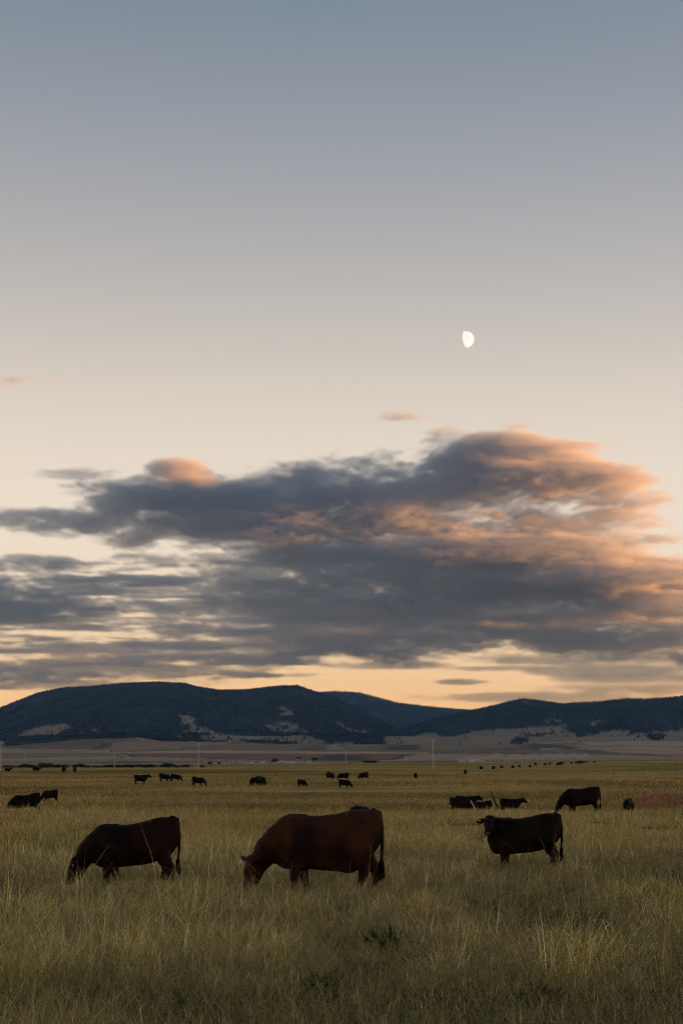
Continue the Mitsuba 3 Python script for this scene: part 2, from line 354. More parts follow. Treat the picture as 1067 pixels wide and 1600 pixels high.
CATTLE = [(-3.68, 33), (-.27, 31), (3.78, 39), (12.2, 95)]


def trodden(x, y):
    """How much of the grass is left standing round the near cattle."""
    k = np.ones_like(x)
    for cx, cy in CATTLE:
        k = np.minimum(k, .50 + .5 * np.clip(np.hypot((x - cx) / 1.5, y - cy + .3) - .7, 0, 1.2) / 1.2)
    return k


def grass():
    r = np.random.default_rng(21)
    scene['sward'] = {'type': 'principledthin', 'base_color': {'type': 'mesh_attribute', 'name': 'vertex_color'}, 'roughness': .7, 'spec_trans': 0.0, 'diff_trans': .5, 'eta': 1.3}
    V, F, C, at = [], [], [], 0

    def push(v, f, c, per):
        nonlocal at
        V.append(v.astype(np.float32)); F.append(f + at); C.append(np.repeat(c, per, 0).astype(np.float32)); at += len(v)

    # near: tussocks, every blade
    nt = 22500
    x, y = scatter(r, nt, 11.5, 52)
    p = np.stack([x, y, x * 0], -1)
    gap = meshkit.fbm(p / [1.1, 1.9, 1], 3, 83) + .6 * (meshkit.fbm(p / [3, 5, 1], 2, 84) - .5)
    keep = gap > .41
    x, y, gap = x[keep], y[keep], gap[keep]
    k = 22
    nt = len(x)
    n = nt * k
    sz = np.repeat(np.exp(r.normal(0, .30, nt)) * np.clip(.45 + 2.8 * (gap - .41), .45, 1.35), k)
    taz, tl = np.repeat(r.uniform(0, 2 * math.pi, nt), k), np.repeat(np.abs(r.normal(0, .28, nt)), k)
    rad = np.abs(r.normal(0, .12, n)) * np.sqrt(np.clip(np.repeat(y, k) / 20, 1, 3))
    ang = r.uniform(0, 2 * math.pi, n)
    bx, by = np.repeat(x, k) + rad * np.cos(ang), np.repeat(y, k) + rad * np.sin(ang)
    az = np.where(r.random(n) < .45, taz, ang) + r.normal(0, .5, n)
    h = .265 * sz * trodden(bx, by) * np.exp(r.normal(0, .33, n))
    lean = np.abs(r.normal(.16, .42, n)) + tl * 1.2 * r.random(n)
    curl = np.abs(r.normal(0, .58, n))
    w = r.uniform(.0055, .0115, n) * np.clip(by / 24, .8, 2.2)
    base = np.stack([bx, by, land(bx, by) - .02], -1)
    c = sward_tone(np.repeat(x, k), np.repeat(y, k), r) * np.repeat(np.exp(r.normal(0, .38, nt)), k)[:, None]
    v, f = strips(base, az, h, np.clip(lean, 0, 1.15), w, np.clip(curl, 0, 1.5), 3)
    push(v, f, c, 7)
    # dead thatch lying between the tussocks
    n = 95000
    x, y = scatter(r, n, 12, 48)
    base = np.stack([x, y, land(x, y) + r.uniform(0, .10, n)], -1)
    v, f = strips(base, r.uniform(0, 2 * math.pi, n), r.uniform(.15, .45, n), r.uniform(.8, 1.15, n), r.uniform(.004, .008, n) * np.clip(y / 22, .8, 2), r.uniform(0, .5, n), 2)
    push(v, f, blend((.56, .42, .17), (.22, .155, .055), r.random(n)), 5)
    # flowering stalks above the rest
    n = 6200
    x, y = scatter(r, n, 12, 60)
    az = r.uniform(0, 2 * math.pi, n)
    h = np.clip(r.normal(.33, .10, n), .2, .62)
    base = np.stack([x, y, land(x, y)], -1)
    v, f = strips(base, az, h, np.clip(np.abs(r.normal(.1, .2, n)), 0, .8), r.uniform(.0035, .006, n) * np.clip(y / 20, .9, 2.4), np.abs(r.normal(0, .3, n)), 3)
    push(v, f, blend((.66, .53, .26), (.50, .38, .16), r.random(n)), 7)
    tip = v.reshape(n, 7, 3)[:, 6]
    v, f = strips(tip - [0, 0, .10], az, r.uniform(.06, .12, n), r.uniform(0, .5, n), r.uniform(.007, .012, n) * np.clip(y / 22, .8, 2), r.uniform(0, .3, n), 2)
    push(v, f, blend((.64, .50, .26), (.50, .36, .17), r.random(n)), 5)
    scene['meadow_grass'] = mikit.ply((np.concatenate(V), np.concatenate(F)), 'sward', smooth=False, color=np.concatenate(C))
    labels['meadow_grass'] = {'label': 'tangled dry khaki and green grass in front of and around the cattle', 'category': 'grass', 'kind': 'stuff'}

    V, F, C, at = [], [], [], 0
    # further off: fewer and broader blades, as far as one can see them
    n = 330000
    x, y = scatter(r, n, 45, 135)
    t = tall(x, y)
    p = np.stack([x, y, x * 0], -1)
    g = meshkit.fbm(p / [2.2, 5, 1], 3, 85)
    keep = (g > .37) & (r.random(n) < .45 + .55 * t)
    x, y, t, g = x[keep], y[keep], t[keep], g[keep]
    n = len(x)
    h = (.11 + .19 * t) * trodden(x, y) * np.exp(r.normal(0, .3, n)) * (.6 + .8 * g)
    base = np.stack([x, y, land(x, y) - .02], -1)
    v, f = strips(base, r.uniform(0, 2 * math.pi, n), h, np.clip(np.abs(r.normal(.1, .35, n)), 0, 1), r.uniform(.012, .024, n) * np.clip(y / 60, .8, 2), np.abs(r.normal(0, .35, n)), 2)
    push(v, f, sward_tone(x, y, r) * np.where(t > .5, 1.05, .85)[:, None] * [1.04, .98, .95], 5)
    n = 190000
    x, y = scatter(r, n, 125, 520)
    p = np.stack([x, y, x * 0], -1)
    g = meshkit.fbm(p / [16, 30, 1], 3, 86)
    keep = g > .24
    x, y, g = x[keep], y[keep], g[keep]
    n = len(x)
    h = .20 * np.exp(r.normal(0, .35, n)) * (.3 + 1.4 * g)
    base = np.stack([x, y, land(x, y) - .03], -1)
    v, f = strips(base, r.uniform(0, 2 * math.pi, n), h, np.clip(np.abs(r.normal(.1, .4, n)), 0, 1), r.uniform(.05, .11, n) * np.clip(y / 200, .6, 2.2), np.abs(r.normal(0, .3, n)), 1)
    push(v, f, sward_tone(x / 5, y / 5, r) * (.62 + .40 * g)[:, None] * [1.06, .95, .9], 3)
    scene['pasture_grass'] = mikit.ply((np.concatenate(V), np.concatenate(F)), 'sward', smooth=False, color=np.concatenate(C))
    labels['pasture_grass'] = {'label': 'cropped khaki grass of the open pasture beyond the tall grass', 'category': 'grass', 'kind': 'stuff'}


grass()

# ------------------------------------------------------------------ cattle
def surface(fn, lo, hi, h):
    """The zero surface of fn as a mesh (surface nets)."""
    lo, hi = np.array(lo, float), np.array(hi, float)
    n = np.ceil((hi - lo) / h).astype(int) + 1
    ax = [lo[k] + h * np.arange(n[k]) for k in range(3)]
    P = np.stack(np.meshgrid(*ax, indexing='ij'), -1)
    D = fn(P.reshape(-1, 3)).reshape(n)
    ins = D < 0
    corner = [(a, b, c) for a in (0, 1) for b in (0, 1) for c in (0, 1)]
    sl = lambda a: tuple(slice(a[k], n[k] - 1 + a[k]) for k in range(3))
    cnt = sum(ins[sl(c)].astype(int) for c in corner)
    act = (cnt > 0) & (cnt < 8)
    idx = -np.ones(act.shape, int)
    cells = np.argwhere(act)
    idx[act] = np.arange(len(cells))
    acc, num = np.zeros((len(cells), 3)), np.zeros((len(cells), 1))
    for a in range(8):
        for k in range(3):
            if corner[a][k]:
                continue
            ca, cb = np.array(corner[a]), np.array(corner[a]) + np.eye(3, dtype=int)[k]
            da, db = D[tuple((cells + ca).T)], D[tuple((cells + cb).T)]
            m = (da < 0) != (db < 0)
            t = np.where(m, da / np.where(da == db, 1, da - db), 0)[:, None]
            acc += m[:, None] * (ca + t * (cb - ca))
            num += m[:, None]
    V = lo + h * (cells + acc / np.maximum(num, 1))
    F = []
    for k in range(3):
        u, w = (k + 1) % 3, (k + 2) % 3
        s0 = [slice(1, n[j] - 1) for j in range(3)]
        s0[k] = slice(0, n[k] - 1)
        s1 = list(s0)
        s1[k] = slice(1, n[k])
        a, b = ins[tuple(s0)], ins[tuple(s1)]
        for flip, m in ((False, a & ~b), (True, ~a & b)):
            q = np.argwhere(m)
            q += np.array([0 if j == k else 1 for j in range(3)])
            e = np.eye(3, dtype=int)
            quad = np.stack([idx[tuple((q - e[u] - e[w]).T)], idx[tuple((q - e[w]).T)], idx[tuple(q.T)], idx[tuple((q - e[u]).T)]], -1)
            F.append(quad[:, ::-1] if flip else quad)
    F = np.vstack(F)
    F = np.vstack([F[:, [0, 1, 2]], F[:, [0, 2, 3]]])
    m = trimesh.Trimesh(V, F, process=False)
    trimesh.smoothing.filter_taubin(m, lamb=.5, nu=.52, iterations=4)
    return m


def cone(P, a, b, ra, rb):
    a, b = np.asarray(a, float), np.asarray(b, float)
    d = b - a
    t = np.clip((P - a) @ d / max(d @ d, 1e-9), 0, 1)
    return np.linalg.norm(P - a - t[:, None] * d, axis=1) - (ra + (rb - ra) * t)


def join(a, b, k):
    h = np.clip(.5 + .5 * (b - a) / k, 0, 1)
    return b * (1 - h) + a * h - k * h * (1 - h)


def chain(P, pts, k=.03):
    d = None
    for (a, ra), (b, rb) in zip(pts[:-1], pts[1:]):
        c = cone(P, a, b, ra, rb)
        d = c if d is None else join(d, c, k)
    return d


def head_frame(pose):
    o, f, up = (np.array(q, float) for q in pose['head'])
    f /= np.linalg.norm(f)
    up -= f * (up @ f)
    up /= np.linalg.norm(up)
    return o, f, up, np.cross(up, f)           # poll, towards the muzzle, out of the brow, towards the animal's left


def cow_body(pose, h=.03):
    """One continuous animal facing +x, feet on z = 0, its left towards +y."""
    o, f, up, lf = head_frame(pose)
    H = lambda a, b, c: o + f * a + up * b + lf * c
    belly, tilt = pose.get('belly', 0.0), pose.get('tilt', 0.0)
    xs = np.array([-.97, -.90, -.80, -.64, -.45, -.2, .08, .32, .50, .66, .80, .90])
    top = np.array([1.19, 1.29, 1.335, 1.36, 1.35, 1.31, 1.29, 1.305, 1.32, 1.29, 1.20, 1.06])
    bot = np.array([.84, .72, .64, .58, .51 - belly, .47 - belly, .46 - belly * .5, .445, .44, .48, .57, .74])
    wid = np.array([.09, .19, .245, .275, .31, .355, .365, .33, .285, .245, .19, .10])

    def fn(P):
        x, y, z = P.T
        t, b, w = (np.interp(x, xs, q) for q in (top, bot, wid))
        t, b = t - tilt * x, b - tilt * .4 * x
        c, hh = (t + b) / 2, (t - b) / 2
        e = (np.abs(y / w) ** 2.35 + np.abs((z - c) / hh) ** 2.35) ** (1 / 2.35)
        d = (e - 1) * np.minimum(w, hh) * .9
        d = np.maximum(d, np.maximum(-.99 - x, x - .92))
        S = pose['step']                                  # fore left, fore right, hind left, hind right: how far each foot is ahead
        drop = pose.get('drop', 0.0)
        for s, q in ((1, S[0]), (-1, S[1])):
            d = join(d, chain(P, [((.50, s * .19, .86), .17), ((.46, s * .205, .66), .135), ((.48 + .5 * q, s * .19, .40), .09), ((.47 + .9 * q, s * .185, .16), .06), ((.485 + q, s * .185, .09), .062), ((.52 + q, s * .185, .035), .058)]), .07)
        for s, q in ((1, S[2]), (-1, S[3])):
            d = join(d, chain(P, [((-.66, s * .15, 1.02), .20), ((-.62, s * .20, .76), .20), ((-.70 + .4 * q, s * .20, .57), .135), ((-.80 + .8 * q, s * .185, .42), .09), ((-.755 + .95 * q, s * .18, .18), .06), ((-.745 + q, s * .18, .09), .062), ((-.71 + q, s * .18, .035), .058)]), .06)
        for s in (1, -1):                                  # hook and pin bones, shoulder blade, the hollow of the flank
            d = join(d, cone(P, (-.46, s * .19, 1.265 + tilt * .46), (-.60, s * .16, 1.29 + tilt * .6), .075, .06), .05)
            d = join(d, cone(P, (-.88, s * .105, 1.22 + tilt * .88), (-.84, s * .12, 1.12 + tilt * .84), .075, .07), .05)
            d = join(d, cone(P, (.56, s * .15, 1.20 - tilt * .5), (.44, s * .235, .82), .085, .13), .06)
            d = -join(-d, np.linalg.norm((P - [-.30, s * .43, 1.08]) / [.20, .11, .15], axis=1) * .11 - .11, .08)
            d = -join(-d, np.linalg.norm((P - [.24, s * .46, .92]) / [.09, .12, .34], axis=1) * .09 - .09, .08)
        d = join(d, cone(P, (.60, 0, 1.28 - tilt * .6), (.36, 0, 1.27 - tilt * .36), .05, .05), .06)
        if pose.get('udder'):
            d = join(d, np.linalg.norm((P - [-.42, 0, .50]) / [.18, .15, .12], axis=1) * .13 - .13, .08)
        # neck, dewlap
        n0, n1 = np.array([.66, 0, 1.02]), np.array(pose['neck'])
        d = join(d, chain(P, [(n0, .25), ((n0 * .45 + n1 * .55) + [0, 0, .0], .225), (n1, .185), (H(.02, -.04, 0), .125)], .06), .10)
        d = join(d, chain(P, [((.70, 0, .62), .16), (n1 * .6 + np.array([.72, 0, .58]) * .4, .12), (H(.12, -.16, 0), .05)], .05), .08)
        # head
        hd = chain(P, [(H(.0, .0, 0), .12), (H(.14, .005, 0), .125), (H(.36, -.01, 0), .096), (H(.47, -.03, 0), .09)], .04)
        for s in (1, -1):
            hd = join(hd, cone(P, H(.10, .02, s * .06), H(.22, .0, s * .055), .075, .06), .03)
            hd = join(hd, cone(P, H(.48, -.02, s * .035), H(.46, -.05, s * .03), .062, .058), .03)
        hd = join(hd, cone(P, H(.10, -.14, 0), H(.38, -.09, 0), .10, .06), .05)
        hd = join(hd, cone(P, H(-.04, .05, -.05), H(-.04, .05, .05), .075, .075), .04)
        d = join(d, hd, .04)
        for s in (1, -1):                                  # ears: flat leaves standing out sideways
            a, b = H(.0, .03, s * .11), H(pose.get('ear', .04), -.01 + pose.get('ear_up', 0), s * .35)
            dd = b - a
            L = np.linalg.norm(dd)
            dd /= L
            thick = np.cross(dd, up)
            thick /= np.linalg.norm(thick)
            Q = P - a
            u = Q @ dd / L
            wv, tv = Q @ np.cross(thick, dd), Q @ thick
            prof = .075 * np.sqrt(np.clip(4 * np.clip(u, 0, 1) * (1 - np.clip(u, 0, 1)), .04, 1)) * (1.15 - .45 * np.clip(u, 0, 1))
            ear = (np.sqrt((wv / prof) ** 2 + (tv / .027) ** 2) - 1) * .024
            ear = np.maximum(ear, np.maximum(-.1 - u, u - 1) * L)
            d = join(d, ear, .02)
        # tail
        tl = pose.get('tail', 0.0)
        d = join(d, chain(P, [((-.84, 0, 1.315 + tilt * .84), .055), ((-.95, 0, 1.27 + tilt * .9), .045), ((-1.0, .02 + tl * .2, 1.08), .037), ((-1.0, .03 + tl * .6, .80), .032), ((-.985, .03 + tl, .52), .03)], .02), .03)
        if pose.get('lying'):
            d = np.maximum(d, pose['lying'] - z)
        return d

    ext = [o + f * e + lf * s for e in (-.1, .62) for s in (-.42, .42)]
    hi = np.maximum([1.0, .47, 1.58], np.max(ext, 0) + .08)
    lo = np.minimum([-1.1, -.47, -.03], np.min(ext, 0) - .08)
    lo[2] = -.03
    return surface(fn, lo, hi, h)


def sub_mesh(pieces):
    return trimesh.util.concatenate(pieces)


def ball(c, r, n=2):
    m = trimesh.creation.icosphere(n, 1.0)
    m.apply_scale(r)
    m.apply_translation(c)
    return m


GRAZE = dict(tilt=.11, neck=(1.02, .04, .74), head=((1.22, .06, .52), (.30, .10, -1), (1, .1, .3)), step=(.10, -.10, -.06, .12), ear=.0, ear_up=-.02)
BIG = dict(tilt=.05, neck=(1.02, .08, .76), head=((1.24, .16, .54), (.20, .20, -1), (.9, .8, .35)), step=(.06, -.16, .14, -.12), ear=-.10, ear_up=.03, belly=.07, udder=1, tail=.05)
LOOK = dict(tilt=.08, neck=(.82, .22, 1.14), head=((.86, .44, 1.23), (.12, .95, -.50), (.05, .5, 1)), step=(.05, -.08, .02, -.05), ear=.02, ear_up=-.02)
STAND = dict(neck=(1.02, 0, 1.16), head=((1.24, .0, 1.30), (.85, .05, -.62), (.6, 0, 1)), step=(.12, -.12, -.10, .12), ear=.03)
FORWARD = dict(tilt=.07, neck=(1.02, -.02, .78), head=((1.22, -.05, .56), (.35, -.15, -1), (1, -.1, .3)), step=(-.06, .12, .10, -.08), ear=.0)
LYING = dict(neck=(.98, .05, 1.16), head=((1.16, .12, 1.30), (.8, .3, -.5), (.5, .1, 1)), step=(0, 0, 0, 0), lying=.40)


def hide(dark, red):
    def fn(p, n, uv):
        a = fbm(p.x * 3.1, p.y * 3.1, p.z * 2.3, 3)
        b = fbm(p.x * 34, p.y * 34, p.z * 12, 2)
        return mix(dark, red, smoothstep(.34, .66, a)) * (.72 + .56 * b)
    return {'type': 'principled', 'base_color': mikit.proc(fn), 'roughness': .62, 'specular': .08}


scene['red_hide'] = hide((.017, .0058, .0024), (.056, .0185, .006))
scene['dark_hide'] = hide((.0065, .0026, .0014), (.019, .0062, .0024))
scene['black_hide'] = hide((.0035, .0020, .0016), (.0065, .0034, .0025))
scene['eye_gloss'] = {'type': 'principled', 'base_color': {'type': 'rgb', 'value': [.006, .005, .004]}, 'roughness': .12, 'specular': .6}
scene['muzzle_skin'] = {'type': 'principled', 'base_color': {'type': 'rgb', 'value': [.05, .034, .03]}, 'roughness': .35, 'specular': .4}
scene['white_plastic'] = {'type': 'roughplastic', 'diffuse_reflectance': {'type': 'rgb', 'value': [.72, .70, .62]}, 'alpha': .25}
scene['yellow_plastic'] = {'type': 'roughplastic', 'diffuse_reflectance': {'type': 'rgb', 'value': [.62, .52, .16]}, 'alpha': .25}


def place_of(px, d, heading, size):
    """Standing at bearing px and d metres off. heading: degrees counter-clockwise from the picture's right."""
    p = spot(px, d)
    return T().translate([float(p[0]), float(p[1]), float(p[2]) - .02]).rotate([0, 0, 1], heading).scale([size * .92, size, size])


def tag_mesh(pose, side, drop=.10):
    o, f, up, lf = head_frame(pose)
    a = o + up * (.03 + pose.get('ear_up', 0) * .6) + lf * side * .25 + f * (pose.get('ear', .04) * .6)
    m = trimesh.creation.box([.012, .042, .052])
    m = m.subdivide()
    rot = np.eye(4)
    n = up + np.array([0, 0, .01])
    n /= np.linalg.norm(n)
    down = np.array([0, 0, -1.0]) - n * -n[2]
    down /= max(np.linalg.norm(down), 1e-6)
    rot[:3, 0], rot[:3, 2] = n, -down
    rot[:3, 1] = np.cross(-down, n)
    m.apply_transform(rot)
    m.apply_translation(a + n * .03 + down * .065)
    return m


def switch_mesh(pose, seed):
    """The brush of hair at the end of the tail."""
    r = np.random.default_rng(seed)
    tl = pose.get('tail', 0.0)
    n = 60
    base = np.array([-.985, .03 + tl, .56]) + r.normal(0, .018, (n, 3))
    az, L = r.uniform(0, 6.28, n), r.uniform(.18, .34, n)
    v, f = [], []
    for i in range(n):
        e = base[i] + [.09 * math.cos(az[i]) * .5, .09 * math.sin(az[i]) * .5, -L[i]]
        s = np.array([math.cos(az[i] + 1.6), math.sin(az[i] + 1.6), 0]) * .012
        k = len(v)
        v += [base[i] - s, base[i] + s, (base[i] + e) / 2 + s * 1.3, (base[i] + e) / 2 - s * 1.3, e]
        f += [(k, k + 1, k + 2), (k, k + 2, k + 3), (k + 3, k + 2, k + 4)]
    return trimesh.Trimesh(np.array(v), np.array(f), process=False)


def cow(key, pose, px, d, heading, size, skin, label, res, tags=(), group=None, nose=False, cat='cow'):
    place = place_of(px, d, heading, size)
    put = lambda part, m, b, **k: scene.__setitem__(f'{key}__{part}', mikit.ply(m, b, to_world=place, **k))
    put('body', cow_body(pose, res), skin, smooth=True)
    o, f, up, lf = head_frame(pose)
    for i, s in enumerate((1, -1)):
        put('eye' + ('_001' if i else ''), ball(o + f * .13 + up * .045 + lf * s * .108, np.array([.026, .026, .026])), 'eye_gloss', smooth=True)
    put('tail_switch', switch_mesh(pose, int(px)), 'hair_coat', smooth=False)
    if nose:
        m = ball(o + f * .525 - up * .03, np.array([1, 1, 1]) * .058)
        put('nose', m, 'muzzle_skin', smooth=True)
    for i, (side, mat) in enumerate(tags):
        put('ear_tag' + (f'_{i:03d}' if i else ''), tag_mesh(pose, side), mat, smooth=30)
    labels[key] = {'label': label, 'category': cat}
    if group:
        labels[key]['group'] = group


scene['hair_coat'] = {'type': 'twosided', 'bsdf': {'type': 'diffuse', 'reflectance': {'type': 'rgb', 'value': [.016, .008, .005]}}}
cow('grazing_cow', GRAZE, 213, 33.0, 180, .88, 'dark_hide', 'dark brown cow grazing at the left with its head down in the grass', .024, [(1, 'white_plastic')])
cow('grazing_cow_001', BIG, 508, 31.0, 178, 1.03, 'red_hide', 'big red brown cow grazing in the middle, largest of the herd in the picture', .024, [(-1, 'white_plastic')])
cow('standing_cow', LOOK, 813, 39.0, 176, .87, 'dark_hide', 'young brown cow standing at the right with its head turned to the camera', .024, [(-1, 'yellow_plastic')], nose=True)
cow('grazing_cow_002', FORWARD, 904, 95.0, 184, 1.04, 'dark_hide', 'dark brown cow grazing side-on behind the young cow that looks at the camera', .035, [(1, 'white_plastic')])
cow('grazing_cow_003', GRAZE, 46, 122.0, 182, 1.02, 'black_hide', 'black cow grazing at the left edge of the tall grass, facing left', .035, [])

SHARED = {}


def far_cow(key, pose, px, d, heading, size, skin, label, cat='cow', group=None, res=.055):
    name = next(k for k, q in globals().items() if q is pose)
    if name not in SHARED:
        SHARED[name] = cow_body(pose, res)
    shape = mikit.ply(SHARED[name], skin, smooth=True, to_world=place_of(px, d, heading, size)) if (name, skin) not in SHARED else {**SHARED[name, skin], 'to_world': place_of(px, d, heading, size)}
    SHARED[name, skin] = shape
    scene[key] = shape
    labels[key] = {'label': label, 'category': cat}
    if group:
        labels[key]['group'] = group


F = [
    (FORWARD, 84, 190, 222, .95, 'dark_hide', 'small dark cow just behind the black cow at the left edge, seen from its quarter'),
    (GRAZE, 566, 43, 80, .93, 'dark_hide', 'dark cow almost hidden behind the big red brown cow, only its back showing'),
    (FORWARD, 717, 158, 2, 1.0, 'dark_hide', 'dark cow lying low in the grass, leftmost of the resting group'),
    (STAND, 725, 164, 0, 1.0, 'black_hide', 'black cow half hidden behind the leftmost cow of the resting group'),
    (GRAZE, 752, 158, 183, .80, 'black_hide', 'small black cow facing left, between the pale stake and the dark snag'),
    (STAND, 794, 158, 2, .95, 'black_hide', 'black cow facing right beside the dark leaning snag'),
    (FORWARD, 976, 96, 250, .62, 'dark_hide', 'dark calf facing the camera in front of the reddish weeds'),
    (GRAZE, 1029, 128, 120, .95, 'dark_hide', 'dark cow half hidden behind the reddish weeds at the right edge'),
    (STAND, 223, 276, 0, 1.06, 'black_hide', 'black cow walking to the right, leftmost of the far cows in the left half'),
    (GRAZE, 260, 290, -2, .92, 'black_hide', 'black cow grazing to the right, left one of two nose to tail'),
    (GRAZE, 277, 292, 8, .84, 'black_hide', 'black cow grazing to the right, right one of two nose to tail'),
    (FORWARD, 312, 268, -8, .98, 'black_hide', 'black cow grazing alone to the right, right of the pair nose to tail'),
    (GRAZE, 400, 272, 230, .98, 'black_hide', 'black cow grazing towards the camera, left one of a close pair'),
    (FORWARD, 410, 270, 300, 1.02, 'black_hide', 'black cow grazing towards the camera, right one of a close pair'),
    (GRAZE, 472, 262, 320, .80, 'black_hide', 'small black cow grazing alone between the close pair and the group of four'),
    (GRAZE, 516, 316, 305, .98, 'black_hide', 'black cow grazing towards the camera, leftmost of the group of four'),
    (BIG, 537, 322, 182, .98, 'black_hide', 'black cow grazing to the left, farthest of the group of four'),
    (FORWARD, 538, 258, -6, .88, 'black_hide', 'black cow grazing to the right, nearest of the group of four'),
    (GRAZE, 568, 318, 215, .98, 'black_hide', 'black cow grazing towards the left, rightmost of the group of four'),
    (STAND, 648, 392, 85, 1.0, 'black_hide', 'black cow seen from behind, alone left of the tall right pole'),
    (GRAZE, 725, 470, 265, 1.0, 'black_hide', 'black cow seen head on, alone right of the tall right pole'),
    (GRAZE, 104, 560, 255, 1.25, 'black_hide', 'black cow seen end on at the far left, left one of two'),
    (STAND, 121, 570, 88, 1.1, 'black_hide', 'black cow seen end on at the far left, right one of two'),
    (LYING, 17, 560, 0, 1.0, 'black_hide', 'black cow lying down at the far left beside the leftmost pole'),
    (LYING, 61, 560, 4, 1.15, 'black_hide', 'black cow lying down at the far left beneath the hedge of bushes'),
    (STAND, 902, 800, 5, 1.2, 'black_hide', 'tiny far black cow at the right end of the irrigation machine'),
    (GRAZE, 871, 740, 180, 1.15, 'black_hide', 'tiny far black cow under the middle of the irrigation machine'),
]
for i, (pose, px, d, hd, size, skin, lab) in enumerate(F):
    far_cow(('calf' if 'calf' in lab else 'far_cow') + ('' if i == 0 or 'calf' in lab else f'_{i:03d}'), pose, px, d, hd, size, skin, lab, 'calf' if 'calf' in lab else 'cow', res=.03 if 'calf' in lab else .05)

# ------------------------------------------------------------------ poles, irrigation machine, bushes, buildings
def tube(a, b, r0, r1=None, n=8):
    a, b = np.asarray(a, float), np.asarray(b, float)
    r1 = r0 if r1 is None else r1
    d = (b - a) / np.linalg.norm(b - a)
    u = np.cross(d, [0, 0, 1] if abs(d[2]) < .9 else [1, 0, 0])
    u /= np.linalg.norm(u)
    w = np.cross(d, u)
    k = np.arange(n) * 2 * math.pi / n
    ring = np.cos(k)[:, None] * u + np.sin(k)[:, None] * w
    v = np.vstack([a + ring * r0, b + ring * r1, a, b])
    f = []
    for i in range(n):
        j = (i + 1) % n
        f += [(i, j, n + j), (i, n + j, n + i), (2 * n, j, i), (2 * n + 1, n + i, n + j)]
    return trimesh.Trimesh(v, np.array(f), process=False)


def wood(p, n, uv):
    a = fbm(p.x * 9, p.y * 9, p.z * 1.2, 3)
    return mix((.42, .38, .33), (.66, .61, .54), a)


scene['pole_wood'] = {'type': 'diffuse', 'reflectance': mikit.proc(wood)}
scene['glazed_white'] = {'type': 'roughplastic', 'diffuse_reflectance': {'type': 'rgb', 'value': [.6, .6, .58]}, 'alpha': .2}
POLES = [  # bearing, distance, height, radius, label
    (6, 640, 10.2, .22, 'tall pale utility pole at the left edge of the picture'),
    (43, 900, 8.0, .16, 'thin pole standing in the hedge, second from the left'),
    (182, 820, 6.6, .15, 'short thin pole in front of the bushes, third from the left'),
    (312.5, 700, 10.3, .22, 'tall thin pole left of the far white buildings'),
    (540.5, 1150, 9.5, .26, 'thin far pole left of the long dark hedge block'),
    (633, 1500, 9.5, .22, 'thin far pole right of the long dark hedge block'),
    (675.5, 640, 10.4, .24, 'tall pale utility pole right of the middle, most prominent of the poles'),
]
for i, (px, d, h, rad, lab) in enumerate(POLES):
    key = 'utility_pole' + (f'_{i:03d}' if i else '')
    p = spot(px, d)
    scene[key + '__pole'] = mikit.ply(tube(p - [0, 0, .5], p + [0.02 * h * math.sin(i), 0, h], rad, rad * .68), 'pole_wood', smooth=40)
    top = p + [.02 * h * math.sin(i) * .93, 0, h * .93]
    if h > 9:
        a = np.array([math.cos(.5 + i), math.sin(.5 + i) * .4, 0])
        arm = tube(top - a * .95 + [0, -rad * .9, 0], top + a * .95 + [0, -rad * .9, 0], .09, n=6)
        scene[key + '__crossarm'] = mikit.ply(arm, 'pole_wood', smooth=False)
        for q, s in enumerate((-.85, .85)):
            b = top + a * s + [0, -rad * .9, .09]
            scene[key + '__insulator' + (f'_{q:03d}' if q else '')] = mikit.ply(trimesh.util.concatenate([tube(b, b + [0, 0, .12], .05, n=8), tube(b + [0, 0, .12], b + [0, 0, .3], .10, .07, n=8)]), 'glazed_white', smooth=40)
    labels[key] = {'label': lab, 'category': 'utility pole', 'group': 'poles across the far pasture'}

# the irrigation machine: a line of wheeled towers that carries an arched, trussed pipe
scene['galvanized'] = {'type': 'principled', 'base_color': {'type': 'rgb', 'value': [.46, .46, .45]}, 'metallic': .5, 'roughness': .45}
scene['tyre_rubber'] = {'type': 'diffuse', 'reflectance': {'type': 'rgb', 'value': [.014, .013, .012]}}
tower_px = [(715, 556), (759, 607), (790, 668), (817, 722), (841, 775), (863, 826), (883, 878), (902, 930), (919, 985)]
feet = [spot(px, d) for px, d in tower_px]
heads = [p + [0, 0, 3.5] for p in feet]


def wheel_mesh(c, axis):
    m = trimesh.creation.torus(.46, .17, major_sections=18, minor_sections=8)
    hub = trimesh.creation.cylinder(.42, .12, sections=14)
    m = trimesh.util.concatenate([m, hub])
    m.apply_transform(trimesh.geometry.align_vectors([0, 0, 1], axis))
    m.apply_translation(c)
    return m


